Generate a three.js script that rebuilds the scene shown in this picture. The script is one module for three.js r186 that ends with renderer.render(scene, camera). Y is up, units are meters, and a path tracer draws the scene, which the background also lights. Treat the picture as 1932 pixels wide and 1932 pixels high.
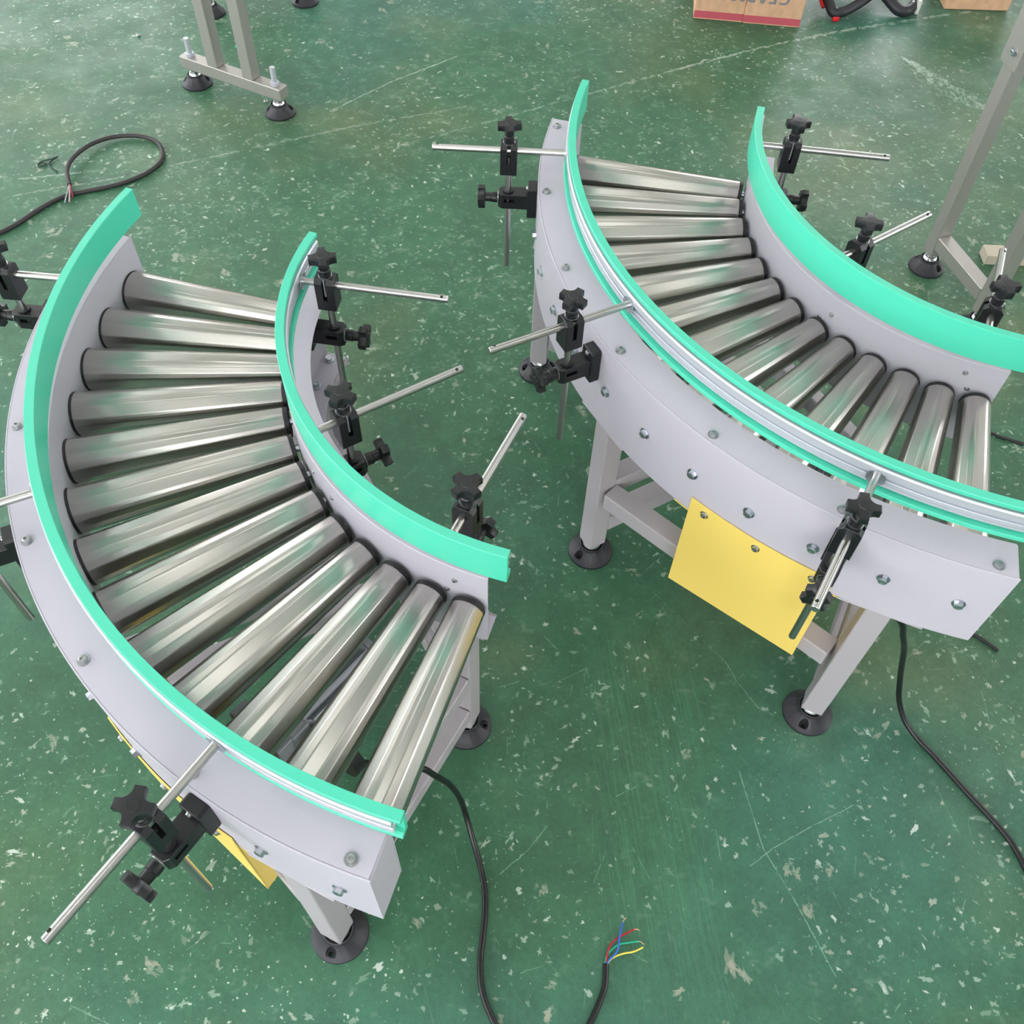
import * as THREE from 'three';
import { RoundedBoxGeometry } from 'three/addons/geometries/RoundedBoxGeometry.js';
import { mergeGeometries, toCreasedNormals, mergeVertices } from 'three/addons/utils/BufferGeometryUtils.js';
import { RectAreaLightUniformsLib } from 'three/addons/lights/RectAreaLightUniformsLib.js';
import { FontLoader } from 'three/addons/loaders/FontLoader.js';
import { Brush, Evaluator, SUBTRACTION } from 'three-bvh-csg';

// ---------------------------------------------------------------- camera, sky, exposure
const scene = new THREE.Scene();
const camera = new THREE.PerspectiveCamera(57.27, 1, 0.05, 60);
const CAM_Y = 1.676;
{
  const pitch = 0.94547, roll = 0.04047;
  const cp = Math.cos(pitch), sp = Math.sin(pitch), cr = Math.cos(roll), sr = Math.sin(roll);
  const F = new THREE.Vector3(0, -sp, -cp), U = new THREE.Vector3(0, cp, -sp), R = new THREE.Vector3(1, 0, 0);
  const R2 = R.clone().multiplyScalar(cr).addScaledVector(U, sr);
  const U2 = R.clone().multiplyScalar(-sr).addScaledVector(U, cr);
  camera.quaternion.setFromRotationMatrix(new THREE.Matrix4().makeBasis(R2, U2, F.clone().negate()));
  camera.position.set(0, CAM_Y, 0);
}
const SKY = new THREE.Color().setRGB(0.97, 0.98, 1.0);
scene.background = SKY;
scene.backgroundIntensity = 8.0;
const LAMP_COLOUR = new THREE.Color().setRGB(1.0, 0.97, 0.95);
const LAMP_LIGHT = 9;      // RectAreaLight intensity of a ceiling fixture
const LAMP_GLOW = 9;        // what the eye sees of its face
const renderer = new THREE.WebGLRenderer({ antialias: true });
renderer.toneMapping = THREE.LinearToneMapping;
renderer.toneMappingExposure = 0.95;
renderer.shadowMap.enabled = true;
RectAreaLightUniformsLib.init();

// ---------------------------------------------------------------- helpers
function rng(seed) { let a = seed >>> 0; return () => { a = (a + 0x6D2B79F5) >>> 0; let t = a; t = Math.imul(t ^ (t >>> 15), t | 1); t ^= t + Math.imul(t ^ (t >>> 7), t | 61); return ((t ^ (t >>> 14)) >>> 0) / 4294967296; }; }
const names = new Map();
function numbered(n) { const k = names.get(n) || 0; names.set(n, k + 1); return k ? n + '_' + String(k).padStart(3, '0') : n; }
function shadows(o) { o.castShadow = true; o.receiveShadow = true; return o; }
function thing(name, label, category, pos = [0, 0, 0], turn = 0, group) {
  const o = new THREE.Group(); o.name = numbered(name); o.position.set(...pos); o.rotation.y = turn;
  o.userData = { label, category }; if (group) o.userData.group = group; scene.add(o); return o;
}
function obj(name, geo, mat, parent) { const m = shadows(new THREE.Mesh(Array.isArray(geo) ? merge(geo) : geo, mat)); m.name = name; if (parent) parent.add(m); return m; }
function single(name, geo, mat, label, category, group) {
  const m = obj(numbered(name), geo, mat, scene); m.userData = { label, category }; if (group) m.userData.group = group; return m;
}
function struct(name, geo, mat) { const m = obj(name, geo, mat, scene); m.userData.kind = 'structure'; return m; }
function merge(list) {
  return mergeGeometries(list.map((g) => {
    const q = g.index ? g.toNonIndexed() : g.clone();
    for (const k of Object.keys(q.attributes)) if (!['position', 'normal', 'uv'].includes(k)) q.deleteAttribute(k);
    q.clearGroups(); return q;
  }));
}
const box = (w, h, d, x = 0, y = 0, z = 0, r = 0.0012) => (r ? new RoundedBoxGeometry(w, h, d, 2, Math.min(r, w / 2.1, h / 2.1, d / 2.1)) : new THREE.BoxGeometry(w, h, d)).translate(x, y, z);
const bar = (x0, x1, y0, y1, z0, z1, r) => box(x1 - x0, y1 - y0, z1 - z0, (x0 + x1) / 2, (y0 + y1) / 2, (z0 + z1) / 2, r);
const cyl = (r, h, n = 24, r2 = r) => new THREE.CylinderGeometry(r2, r, h, n);
function lathe(pts, n = 32) { return toCreasedNormals(new THREE.LatheGeometry(pts.map((p) => new THREE.Vector2(p[0], p[1])), n), 0.6); }
function tube(points, r, n = 60, m = 10, closedEnds = true) {
  const c = new THREE.CatmullRomCurve3(points.map((p) => new THREE.Vector3(...p)), false, 'centripetal');
  const parts = [new THREE.TubeGeometry(c, n, r, m, false)];
  if (closedEnds) for (const t of [0, 1]) {
    const p = c.getPoint(t), d = c.getTangent(t).multiplyScalar(t ? 1 : -1);
    const g = new THREE.CircleGeometry(r, m); g.applyQuaternion(new THREE.Quaternion().setFromUnitVectors(new THREE.Vector3(0, 0, 1), d)); g.translate(p.x, p.y, p.z); parts.push(g);
  }
  return merge(parts);
}
const rad = (d) => d * Math.PI / 180;
// sweeps a closed outline of (r, y) round the y axis from angle a0 to a1 (degrees), about (-ox, -oz)
function arcSweep(outline, a0, a1, seg, ox = 0, oz = 0, crease = 0.35) {
  let pr = outline; let area = 0;
  for (let i = 0; i < pr.length; i++) { const [x0, y0] = pr[i], [x1, y1] = pr[(i + 1) % pr.length]; area += x0 * y1 - x1 * y0; }
  if (area < 0) pr = pr.slice().reverse();
  const pos = [], uv = [];
  let lens = [0]; for (let i = 0; i < pr.length; i++) { const a = pr[i], b = pr[(i + 1) % pr.length]; lens.push(lens[i] + Math.hypot(a[0] - b[0], a[1] - b[1])); }
  const P = (p, a) => [p[0] * Math.cos(a) - ox, p[1], p[0] * Math.sin(a) - oz];
  for (let s = 0; s < seg; s++) {
    const b0 = rad(a0 + (a1 - a0) * s / seg), b1 = rad(a0 + (a1 - a0) * (s + 1) / seg);
    for (let i = 0; i < pr.length; i++) {
      const p = pr[i], q = pr[(i + 1) % pr.length];
      const A = P(p, b0), B = P(q, b0), C = P(q, b1), D = P(p, b1);
      const R = Math.max(p[0], q[0]);
      const UA = [b0 * R, lens[i]], UB = [b0 * R, lens[i + 1]], UC = [b1 * R, lens[i + 1]], UD = [b1 * R, lens[i]];
      pos.push(...A, ...B, ...C, ...A, ...C, ...D); uv.push(...UA, ...UB, ...UC, ...UA, ...UC, ...UD);
    }
  }
  const tri = THREE.ShapeUtils.triangulateShape(pr.map((p) => new THREE.Vector2(p[0], p[1])), []);
  for (const [ang, flip] of [[rad(a0), true], [rad(a1), false]]) for (const t of tri) {
    const order = flip ? [t[0], t[2], t[1]] : t;
    for (const k of order) { pos.push(...P(pr[k], ang)); uv.push(pr[k][0], pr[k][1]); }
  }
  let g = new THREE.BufferGeometry();
  g.setAttribute('position', new THREE.Float32BufferAttribute(pos, 3)); g.setAttribute('uv', new THREE.Float32BufferAttribute(uv, 2));
  g.computeVertexNormals();
  // make sure that the faces look outwards
  let vol = 0; for (let i = 0; i < pos.length; i += 9) vol += pos[i] * (pos[i + 4] * pos[i + 8] - pos[i + 5] * pos[i + 7]) - pos[i + 1] * (pos[i + 3] * pos[i + 8] - pos[i + 5] * pos[i + 6]) + pos[i + 2] * (pos[i + 3] * pos[i + 7] - pos[i + 4] * pos[i + 6]);
  if (vol < 0) { const p = g.attributes.position.array, u = g.attributes.uv.array; for (let i = 0; i < p.length / 9; i++) { for (let k = 0; k < 3; k++) { const t = p[i * 9 + 3 + k]; p[i * 9 + 3 + k] = p[i * 9 + 6 + k]; p[i * 9 + 6 + k] = t; } for (let k = 0; k < 2; k++) { const t = u[i * 6 + 2 + k]; u[i * 6 + 2 + k] = u[i * 6 + 4 + k]; u[i * 6 + 4 + k] = t; } } g.computeVertexNormals(); }
  return toCreasedNormals(g, crease);
}
function csg(a, b) {
  const ev = new Evaluator(); ev.attributes = ['position', 'normal', 'uv']; ev.useGroups = false;
  const A = new Brush(a), B = new Brush(b); A.updateMatrixWorld(); B.updateMatrixWorld();
  const g = ev.evaluate(A, B, SUBTRACTION).geometry; g.clearGroups(); return g;
}
// value noise
function noise2(seed) {
  const T = new Float32Array(65536), r = rng(seed); for (let i = 0; i < 65536; i++) T[i] = r();
  return (x, y) => { const xi = Math.floor(x), yi = Math.floor(y); let fx = x - xi, fy = y - yi; fx = fx * fx * (3 - 2 * fx); fy = fy * fy * (3 - 2 * fy);
    const a = T[(xi & 255) + ((yi & 255) << 8)], b = T[((xi + 1) & 255) + ((yi & 255) << 8)], c = T[(xi & 255) + (((yi + 1) & 255) << 8)], d = T[((xi + 1) & 255) + (((yi + 1) & 255) << 8)];
    return a + (b - a) * fx + (c - a) * fy + (a - b - c + d) * fx * fy; };
}

// ---------------------------------------------------------------- materials
const M = {};
M.paint = new THREE.MeshPhysicalMaterial({ color: '#bbb6c1', roughness: 0.40, specularIntensity: 0.6 });
M.leg = new THREE.MeshPhysicalMaterial({ color: '#aba5aa', roughness: 0.45, clearcoat: 0.1, clearcoatRoughness: 0.35 });
M.green = new THREE.MeshPhysicalMaterial({ color: '#4ac6a7', roughness: 0.38, clearcoat: 0.1, clearcoatRoughness: 0.4 });
M.yellow = new THREE.MeshPhysicalMaterial({ color: '#eed06c', roughness: 0.45, clearcoat: 0.1, clearcoatRoughness: 0.35 });
M.alu = new THREE.MeshStandardMaterial({ color: '#bfc3cb', roughness: 0.40, metalness: 0.4 });
M.chrome = new THREE.MeshStandardMaterial({ color: '#b9bbbd', roughness: 0.28, metalness: 1 });
M.rod = new THREE.MeshStandardMaterial({ color: '#bdbbb9', roughness: 0.285, metalness: 1 });
M.zinc = new THREE.MeshStandardMaterial({ color: '#c3c8cf', roughness: 0.29, metalness: 1 });
M.black = new THREE.MeshPhysicalMaterial({ color: '#0a0a10', roughness: 0.42, clearcoat: 0.15, clearcoatRoughness: 0.3 });
M.rubber = new THREE.MeshStandardMaterial({ color: '#19191b', roughness: 0.55 });
M.foot = new THREE.MeshStandardMaterial({ color: '#25242b', roughness: 0.5 });
M.cable = new THREE.MeshPhysicalMaterial({ color: '#131316', roughness: 0.34 });
M.cableGrey = new THREE.MeshStandardMaterial({ color: '#2e2b2c', roughness: 0.55 });
M.steel = new THREE.MeshStandardMaterial({ color: '#aeaaa5', roughness: 0.40, metalness: 0.65 });
M.motor = new THREE.MeshStandardMaterial({ color: '#b9bcc4', roughness: 0.45, metalness: 0.5 });
M.wall = new THREE.MeshStandardMaterial({ color: '#d3d0ca', roughness: 0.9 });
M.ceil = new THREE.MeshStandardMaterial({ color: '#bcbbb8', roughness: 0.9 });
{ // turned roller steel: fine streaks along the tube, small blotches and a few scuffs
  const w = 512, h = 512, d = new Uint8Array(w * h * 4), e = new Uint8Array(w * h * 4), n = noise2(11), n2 = noise2(12), n3 = noise2(13);
  for (let y = 0; y < h; y++) for (let x = 0; x < w; x++) {
    const s = n(x * 0.5, y * 0.02), b = n2(x * 0.05, y * 0.03), g = n3(x * 0.9, y * 0.9);
    const v = 0.94 + 0.03 * (s - 0.5) + 0.05 * (b - 0.5) + 0.03 * (g - 0.5), i = (y * w + x) * 4;
    d[i] = 204 * v; d[i + 1] = 200 * v; d[i + 2] = 194 * v; d[i + 3] = 255;
    const q = 74 + 8 * b + 5 * s + 4 * g; e[i] = e[i + 1] = e[i + 2] = q; e[i + 3] = 255;
  }
  const r = rng(5);
  for (let k = 0; k < 14; k++) { const x0 = Math.floor(r() * w), y0 = Math.floor(r() * h), L = 2 + Math.floor(r() * 6); for (let t = 0; t < L; t++) { const i = ((((y0 + t) % h) * w) + x0) * 4; d[i] *= 0.72; d[i + 1] *= 0.7; d[i + 2] *= 0.66; } }
  const mk = (a, srgb) => { const t = new THREE.DataTexture(a, w, h); t.wrapS = t.wrapT = THREE.RepeatWrapping; t.magFilter = THREE.LinearFilter; t.minFilter = THREE.LinearMipmapLinearFilter; t.generateMipmaps = true; if (srgb) t.colorSpace = THREE.SRGBColorSpace; t.needsUpdate = true; return t; };
  M.roller = new THREE.MeshPhysicalMaterial({ map: mk(d, true), roughnessMap: mk(e, false), roughness: 1.0, metalness: 1, anisotropy: 0.6, anisotropyRotation: Math.PI / 2 });
}

// ---------------------------------------------------------------- floor: painted concrete, chipped and scratched
const floorMaterials = (() => {
  const cells = [[-1.6, -1.6, 1.6], [0, -1.6, 1.6], [-3.2, -4.8, 3.2], [0, -4.8, 3.2]];   // x0, z0, size
  const N = 2048, nA = noise2(21), nB = noise2(22), nC = noise2(23), nD = noise2(24), nE = noise2(25);
  // marks: [x, z, kind ...] in metres, shared by all cells
  const r = rng(77), marks = [];
  const chipTone = () => { const t = r(); return t < 0.55 ? [142, 165, 148] : t < 0.85 ? [160, 168, 152] : [196, 205, 196]; };
  const addChip = (x, z, s, el, an, tone, al) => marks.push({ k: 0, x, z, s, el, an, tone, al, seed: Math.floor(r() * 1e9) });
  for (let i = 0; i < 76000; i++) {
    const x = -2.6 + r() * 5.2, z = -4.4 + r() * 4.5;
    const dens = nA(x * 3.1 + 40, z * 3.1 + 40) * 0.7 + nB(x * 9 + 10, z * 9) * 0.45;
    if (dens < 0.26 + r() * 0.46) continue;
    const s = 0.0009 + 0.0046 * Math.pow(r(), 3.8);
    addChip(x, z, s, 1 + 2.6 * r() * r(), r() * 6.28, chipTone(), 0.5 + 0.45 * r());
  }
  for (let i = 0; i < 520; i++) {                                              // larger flaked patches
    const x = -2.4 + r() * 4.8, z = -4.2 + r() * 4.2, s = 0.004 + 0.006 * r() * r(), m = 3 + Math.floor(r() * 6), a = r() * 6.28;
    for (let k = 0; k < m; k++) addChip(x + (r() - 0.5) * s * 3.5, z + (r() - 0.5) * s * 3.5, s * (0.3 + 0.7 * r()), 1 + 2 * r(), a + r() * 1.2, r() < 0.5 ? [138, 152, 134] : [150, 152, 136], 0.45 + 0.4 * r());
  }
  for (let i = 0; i < 900; i++) { const x = -0.95 + r() * 0.75 + r() * 0.1, z = -0.62 + r() * 0.55; addChip(x, z, 0.0007 + 0.0019 * r() * r() * r() * 1.6, 1 + r(), r() * 6.28, [208, 216, 206], 0.85); }   // pale spatter, lower left
  const line = (pts, w, tone, al, broken = 0) => marks.push({ k: 1, pts, w, tone, al, broken, seed: Math.floor(r() * 1e9) });
  for (let i = 0; i < 1500; i++) { const x = -2.2 + r() * 4.4, z = -4.2 + r() * 4.3, a = r() * 6.28, L = 0.01 + 0.05 * r() * r() * 2; line([[x, z], [x + Math.cos(a) * L, z + Math.sin(a) * L]], 0.0006 + 0.0009 * r(), [120, 160, 138], 0.45 + 0.3 * r(), r() < 0.3 ? 1 : 0); }
  for (let i = 0; i < 240; i++) { const x = 0.16 + r() * 0.20 + (i % 7) * 0.002, z = -0.95 + r() * 0.62, L = 0.05 + r() * 0.16, s = -0.10 - 0.12 * r(); line([[x, z], [x - s * L * 0.8, z + L]], 0.0005, [84, 150, 120], 0.28 + 0.2 * r()); }    // scuffed band in the middle
  for (let i = 0; i < 260; i++) { const x = -1.9 + r() * 3.8, z = -4.0 + r() * 2.3, L = 0.06 + r() * 0.25, s = -0.25 - 0.3 * r(); line([[x, z], [x + L, z + s * L]], 0.0010, [150, 172, 156], 0.2 + 0.25 * r(), 1); }
  // long marks measured on the floor
  line([[0.437, -0.863], [0.454, -0.823], [0.489, -0.769], [0.518, -0.754]], 0.0012, [130, 165, 145], 0.75);
  line([[0.30, -1.02], [0.437, -0.863]], 0.0010, [120, 160, 138], 0.6, 1);
  line([[0.439, -0.641], [0.466, -0.502], [0.51, -0.415], [0.56, -0.30]], 0.0012, [140, 178, 156], 0.8);
  line([[0.44, -0.47], [0.48, -0.50], [0.557, -0.543], [0.64, -0.585]], 0.0014, [140, 172, 150], 0.7);
  line([[0.004, -0.44], [0.05, -0.48], [0.085, -0.525]], 0.0012, [130, 172, 148], 0.75);
  line([[0.5, -3.079], [0.729, -3.206], [1.026, -3.347], [1.332, -3.465], [1.605, -3.556]], 0.010, [160, 172, 160], 0.55, 1);
  line([[-0.3, -2.62], [0.1, -2.85], [0.5, -3.079]], 0.007, [150, 166, 152], 0.4, 1);
  line([[-1.55, -2.21], [-1.359, -2.294], [-1.22, -2.341], [-1.069, -2.416], [-0.868, -2.511], [-0.55, -2.66], [-0.2, -2.80]], 0.006, [140, 150, 138], 0.5, 1);
  line([[-1.359, -2.30], [-1.22, -2.347], [-1.069, -2.42]], 0.003, [58, 66, 58], 0.8, 1);
  line([[-1.47, -2.33], [-1.30, -2.375]], 0.005, [160, 170, 158], 0.6);
  line([[-0.62, -2.75], [-0.45, -2.93], [-0.25, -3.10]], 0.004, [176, 190, 180], 0.6);
  for (let i = 0; i < 700; i++) { const t = r(), u = (r() + r() + r() - 1.5) * (0.03 + 0.16 * t); const x = 1.30 + 0.19 * t + u * 0.8, z = -3.20 + 0.31 * t + u * 0.5; addChip(x, z, 0.002 + 0.006 * r() * r(), 1 + 2 * r(), 0.95 + r() * 0.4, [180, 190, 180], 0.12 + 0.22 * r()); }     // pale sawdust by the steel stand
  const out = [];
  for (const [x0, z0, size] of cells) {
    const c = document.createElement('canvas'); c.width = c.height = N; const g = c.getContext('2d'); const im = g.createImageData(N, N), D = im.data, px = size / N;
    const far = z0 < -2;
    for (let j = 0; j < N; j++) for (let i = 0; i < N; i++) {
      const x = x0 + (i + 0.5) * px, z = z0 + (j + 0.5) * px;
      const a = nA(x * 2.3 + 7, z * 2.3 + 3), b = nB(x * 7 + 3, z * 7 + 9), cc = nC(x * 31, z * 31), d = nD(x * 140, z * 140), e = nE(x * 520, z * 520);
      let R = 55, G = 98, B = 72;
      const br = Math.max(0, (a * 0.65 + b * 0.35) - 0.5) * 2.0;               // worn, browner paint
      R += 34 * br; G += 4 * br; B -= 2 * br;
      const bl = Math.max(0, nC(x * 1.7 + 90, z * 1.7 + 20) - 0.55) * 2.0; R += 4 * bl; G += 10 * bl; B += 22 * bl;
      const v = 1 + 0.10 * (b - 0.5) + 0.10 * (cc - 0.5) + 0.07 * (d - 0.5) + 0.10 * (e - 0.5);
      R *= v; G *= v; B *= v;
      const s = nD(x * 44 + 5, z * 60) * 0.45 + cc * 0.2 + nE(x * 120, z * 170) * 0.5;    // rubbed specks of grey dust lying in the grain
      const dust = Math.max(0, s - (far ? 0.66 : 0.78)) * (far ? 1.3 : 1.0);
      R += (150 - R) * dust; G += (160 - G) * dust; B += (146 - B) * dust;
      const k = (j * N + i) * 4; D[k] = R; D[k + 1] = G; D[k + 2] = B; D[k + 3] = 255;
    }
    g.putImageData(im, 0, 0);
    const X = (x) => (x - x0) / px, Z = (z) => (z - z0) / px;
    for (const m of marks) {
      const q = rng(m.seed);
      if (m.k === 0) {
        const R0 = m.s * 5; if (m.x < x0 - R0 || m.x > x0 + size + R0 || m.z < z0 - R0 || m.z > z0 + size + R0) continue;
        if (far && m.s < 0.0012 && q() < 0.5) continue;
        g.fillStyle = 'rgba(' + m.tone.join(',') + ',' + m.al.toFixed(2) + ')'; g.beginPath();
        const n = m.s > 0.0016 ? 13 : 6; for (let t = 0; t < n; t++) { const an = t / n * 6.283, rr = m.s * (0.25 + 1.15 * q()); const ux = Math.cos(an) * rr * m.el, uz = Math.sin(an) * rr; const xx = m.x + ux * Math.cos(m.an) - uz * Math.sin(m.an), zz = m.z + ux * Math.sin(m.an) + uz * Math.cos(m.an); t ? g.lineTo(X(xx), Z(zz)) : g.moveTo(X(xx), Z(zz)); }
        g.closePath(); g.fill();
      } else {
        g.strokeStyle = 'rgba(' + m.tone.join(',') + ',' + m.al.toFixed(2) + ')'; g.lineCap = 'round';
        for (let s = 0; s + 1 < m.pts.length; s++) {
          const [ax, az] = m.pts[s], [bx, bz] = m.pts[s + 1], L = Math.hypot(bx - ax, bz - az), st = Math.max(1, Math.round(L / 0.008));
          for (let t = 0; t < st; t++) {
            const skip = m.broken && q() < 0.35, w = m.w * (0.5 + q()), j0 = (q() - 0.5) * m.w, j1 = (q() - 0.5) * m.w;
            if (skip) continue; g.lineWidth = Math.max(0.5, w / px); g.beginPath();
            g.moveTo(X(ax + (bx - ax) * t / st + j0), Z(az + (bz - az) * t / st + j1)); g.lineTo(X(ax + (bx - ax) * (t + 1) / st + j1), Z(az + (bz - az) * (t + 1) / st + j0)); g.stroke();
          }
        }
      }
    }
    const t = new THREE.CanvasTexture(c); t.colorSpace = THREE.SRGBColorSpace; t.magFilter = THREE.LinearFilter; t.anisotropy = 8; out.push(t);
  }
  // gloss of the paint: worn and dull in patches
  const w = 1024, rd = new Uint8Array(w * w * 4);
  for (let j = 0; j < w; j++) for (let i = 0; i < w; i++) { const a = nA(i / 32, j / 32), b = nB(i / 8, j / 8), c = nC(i / 2, j / 2); const q = 126 + 34 * (a - 0.5) + 16 * (b - 0.5), k = (j * w + i) * 4; rd[k] = rd[k + 1] = rd[k + 2] = q; rd[k + 3] = 255; }
  const rt = new THREE.DataTexture(rd, w, w); rt.wrapS = rt.wrapT = THREE.RepeatWrapping; rt.magFilter = THREE.LinearFilter; rt.needsUpdate = true;
  const mats = out.map((t) => new THREE.MeshPhysicalMaterial({ map: t, roughnessMap: rt, roughness: 1.0, specularIntensity: 0.9 }));
  mats.push(new THREE.MeshPhysicalMaterial({ color: '#416e57', roughness: 0.4 }));
  return { mats, cells };
})();
const ROOM = { x0: -7, x1: 7.5, z0: -9.5, z1: 5, h: 5.2 };
{
  const { mats, cells } = floorMaterials, pos = [], nor = [], uv = [], groups = [];
  const quad = (xa, za, xb, zb, U, mi) => {
    const s = pos.length / 3; for (const [x, z] of [[xa, zb], [xb, zb], [xb, za], [xa, zb], [xb, za], [xa, za]]) { pos.push(x, 0, z); nor.push(0, 1, 0); uv.push(...U(x, z)); }
    groups.push([s, 6, mi]);
  };
  cells.forEach(([x0, z0, s], i) => quad(x0, z0, x0 + s, z0 + s, (x, z) => [(x - x0) / s, 1 - (z - z0) / s], i));
  const o = (x, z) => [x, z];
  quad(ROOM.x0, ROOM.z0, ROOM.x1, -4.8, o, 4); quad(ROOM.x0, -4.8, -3.2, ROOM.z1, o, 4); quad(3.2, -4.8, ROOM.x1, ROOM.z1, o, 4);
  quad(-3.2, -1.6, -1.6, ROOM.z1, o, 4); quad(1.6, -1.6, 3.2, ROOM.z1, o, 4); quad(-1.6, 0, 1.6, ROOM.z1, o, 4);
  const slab = new THREE.BoxGeometry(ROOM.x1 - ROOM.x0, 0.2, ROOM.z1 - ROOM.z0).translate((ROOM.x0 + ROOM.x1) / 2, -0.1005, (ROOM.z0 + ROOM.z1) / 2).toNonIndexed();
  { const s = pos.length / 3; pos.push(...slab.attributes.position.array); nor.push(...slab.attributes.normal.array); uv.push(...slab.attributes.uv.array); groups.push([s, slab.attributes.position.count, 4]); }
  const g = new THREE.BufferGeometry(); g.setAttribute('position', new THREE.Float32BufferAttribute(pos, 3)); g.setAttribute('normal', new THREE.Float32BufferAttribute(nor, 3)); g.setAttribute('uv', new THREE.Float32BufferAttribute(uv, 2));
  groups.forEach((q) => g.addGroup(...q));
  struct('floor', g, mats);
}

// ---------------------------------------------------------------- hall: walls with window openings, ceiling, lamps (outside the frame)
function wallWithOpenings(along, fixed, a0, a1, openings, sill, head, h, t) {   // along 'x' or 'z'
  const parts = [], put = (u0, u1, y0, y1) => { if (u1 - u0 < 0.001 || y1 - y0 < 0.001) return; parts.push(along === 'x' ? bar(u0, u1, y0, y1, fixed - t / 2, fixed + t / 2, 0) : bar(fixed - t / 2, fixed + t / 2, y0, y1, u0, u1, 0)); };
  let u = a0; for (const [s, e] of openings) { put(u, s, 0, h); put(s, e, 0, sill); put(s, e, head, h); u = e; } put(u, a1, 0, h);
  return merge(parts);
}
{
  const { x0, x1, z0, z1, h } = ROOM;
  struct('wall_left', wallWithOpenings('z', x0 - 0.12, z0, z1, [[-8.6, -5.4], [-4.8, -1.6], [-1.0, 2.2], [2.6, 4.6]], 0.9, 4.3, h, 0.24), M.wall);
  struct('wall_right', wallWithOpenings('z', x1 + 0.12, z0, z1, [[-7.5, -5.0], [-1.5, 1.5]], 1.0, 3.8, h, 0.24), M.wall);
  struct('wall_far', wallWithOpenings('x', z0 - 0.12, x0 - 0.24, x1 + 0.24, [[-6.2, -3.6], [2.4, 4.8]], 1.2, 3.9, h, 0.24), M.wall);
  struct('wall_near', wallWithOpenings('x', z1 + 0.12, x0 - 0.24, x1 + 0.24, [[-6.0, -2.6], [-1.8, 1.6]], 0.9, 4.3, h, 0.24), M.wall);
  struct('ceiling', bar(x0 - 0.24, x1 + 0.24, h, h + 0.2, z0 - 0.24, z1 + 0.24, 0), M.ceil);
  let w = 0;
  const frame = (along, fixed, u0, u1) => {
    const p = [], n = Math.round((u1 - u0) / 0.8), y0 = 0.9, y1 = 4.3, b = (a, c, d, e) => p.push(along === 'x' ? bar(a, c, d, e, fixed - 0.03, fixed + 0.03, 0) : bar(fixed - 0.03, fixed + 0.03, d, e, a, c, 0));
    for (let i = 0; i <= n; i++) { const u = u0 + (u1 - u0) * i / n; b(u - 0.03, u + 0.03, y0, y1); } b(u0, u1, 2.55, 2.61);
    struct('window_' + (++w), merge(p), M.alu);
  };
  for (const [s, e] of [[-8.6, -5.4], [-4.8, -1.6], [-1.0, 2.2], [2.6, 4.6]]) frame('z', x0 - 0.12, s, e);
  for (const [s, e] of [[-6.0, -2.6], [-1.8, 1.6]]) frame('x', z1 + 0.12, s, e);
  const glow = new THREE.MeshStandardMaterial({ color: '#ffffff', emissive: LAMP_COLOUR, emissiveIntensity: LAMP_GLOW });
  const places = []; for (const z of [-5.5, -2.6, 0.3, 3.2]) for (const x of [-3.6, -0.4, 2.8]) places.push([x, z]);
  places.forEach(([x, z], i) => {
    const t = thing('ceiling_light', 'long fluorescent lamp under the ceiling above the conveyors, outside the picture', 'lamp', [x, h - 0.75, z], 0, 'fluorescent lamps under the ceiling');
    obj('housing', [bar(-0.62, 0.62, 0, 0.06, -0.10, 0.10), cyl(0.006, 0.69, 8).translate(-0.45, 0.405, 0), cyl(0.006, 0.69, 8).translate(0.45, 0.405, 0)], M.alu, t);
    obj('lamp_tube', bar(-0.60, 0.60, -0.02, -0.001, -0.085, 0.085), glow, t);
    const l = new THREE.RectAreaLight(LAMP_COLOUR, LAMP_LIGHT, 1.2, 0.17); l.position.set(0, -0.03, 0); l.rotation.x = -Math.PI / 2; t.add(l);
  });
}

// ---------------------------------------------------------------- conveyor geometry, built once
const RO = 0.8884, RB = 0.8267, RC = 0.4764, RF = 0.435, YT = 0.5962, YB = 0.4223;
const starShape = (() => { // four-armed knob outline
  const s = new THREE.Shape(), n = 4, R1 = 0.0205, w = 0.0048;
  for (let i = 0; i < n; i++) {
    const a = i * Math.PI / 2, c = Math.cos(a), d = Math.sin(a), P = (u, v) => [u * c - v * d, u * d + v * c];
    if (!i) s.moveTo(...P(R1, -w)); s.lineTo(...P(R1, w)); s.lineTo(...P(0.0165, w * 1.02)); s.bezierCurveTo(...P(0.0105, w * 1.1), ...P(w * 1.1, 0.0105), ...P(w * 1.02, 0.0165)); s.lineTo(...P(w, R1));
  }
  return s;
})();
const starGeo = (() => { // axis +y, base at y = 0
  const head = new THREE.ExtrudeGeometry(starShape, { depth: 0.0105, bevelEnabled: true, bevelThickness: 0.0016, bevelSize: 0.0014, bevelSegments: 2, curveSegments: 6 }).rotateX(-Math.PI / 2).translate(0, 0.0265, 0);
  const neck = lathe([[0.0001, 0.001], [0.0095, 0.001], [0.0100, 0.003], [0.0100, 0.012], [0.0088, 0.0135], [0.0085, 0.026], [0.0001, 0.026]], 24);
  const dome = lathe([[0.0080, 0.0380], [0.0072, 0.0394], [0.004, 0.0400], [0.0001, 0.0402]], 24);
  return merge([toCreasedNormals(head.toNonIndexed(), 0.5), neck, dome]);
})();
const washerGeo = lathe([[0.0001, 0], [0.0116, 0], [0.0116, 0.0012], [0.0001, 0.0012]], 24);
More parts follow.
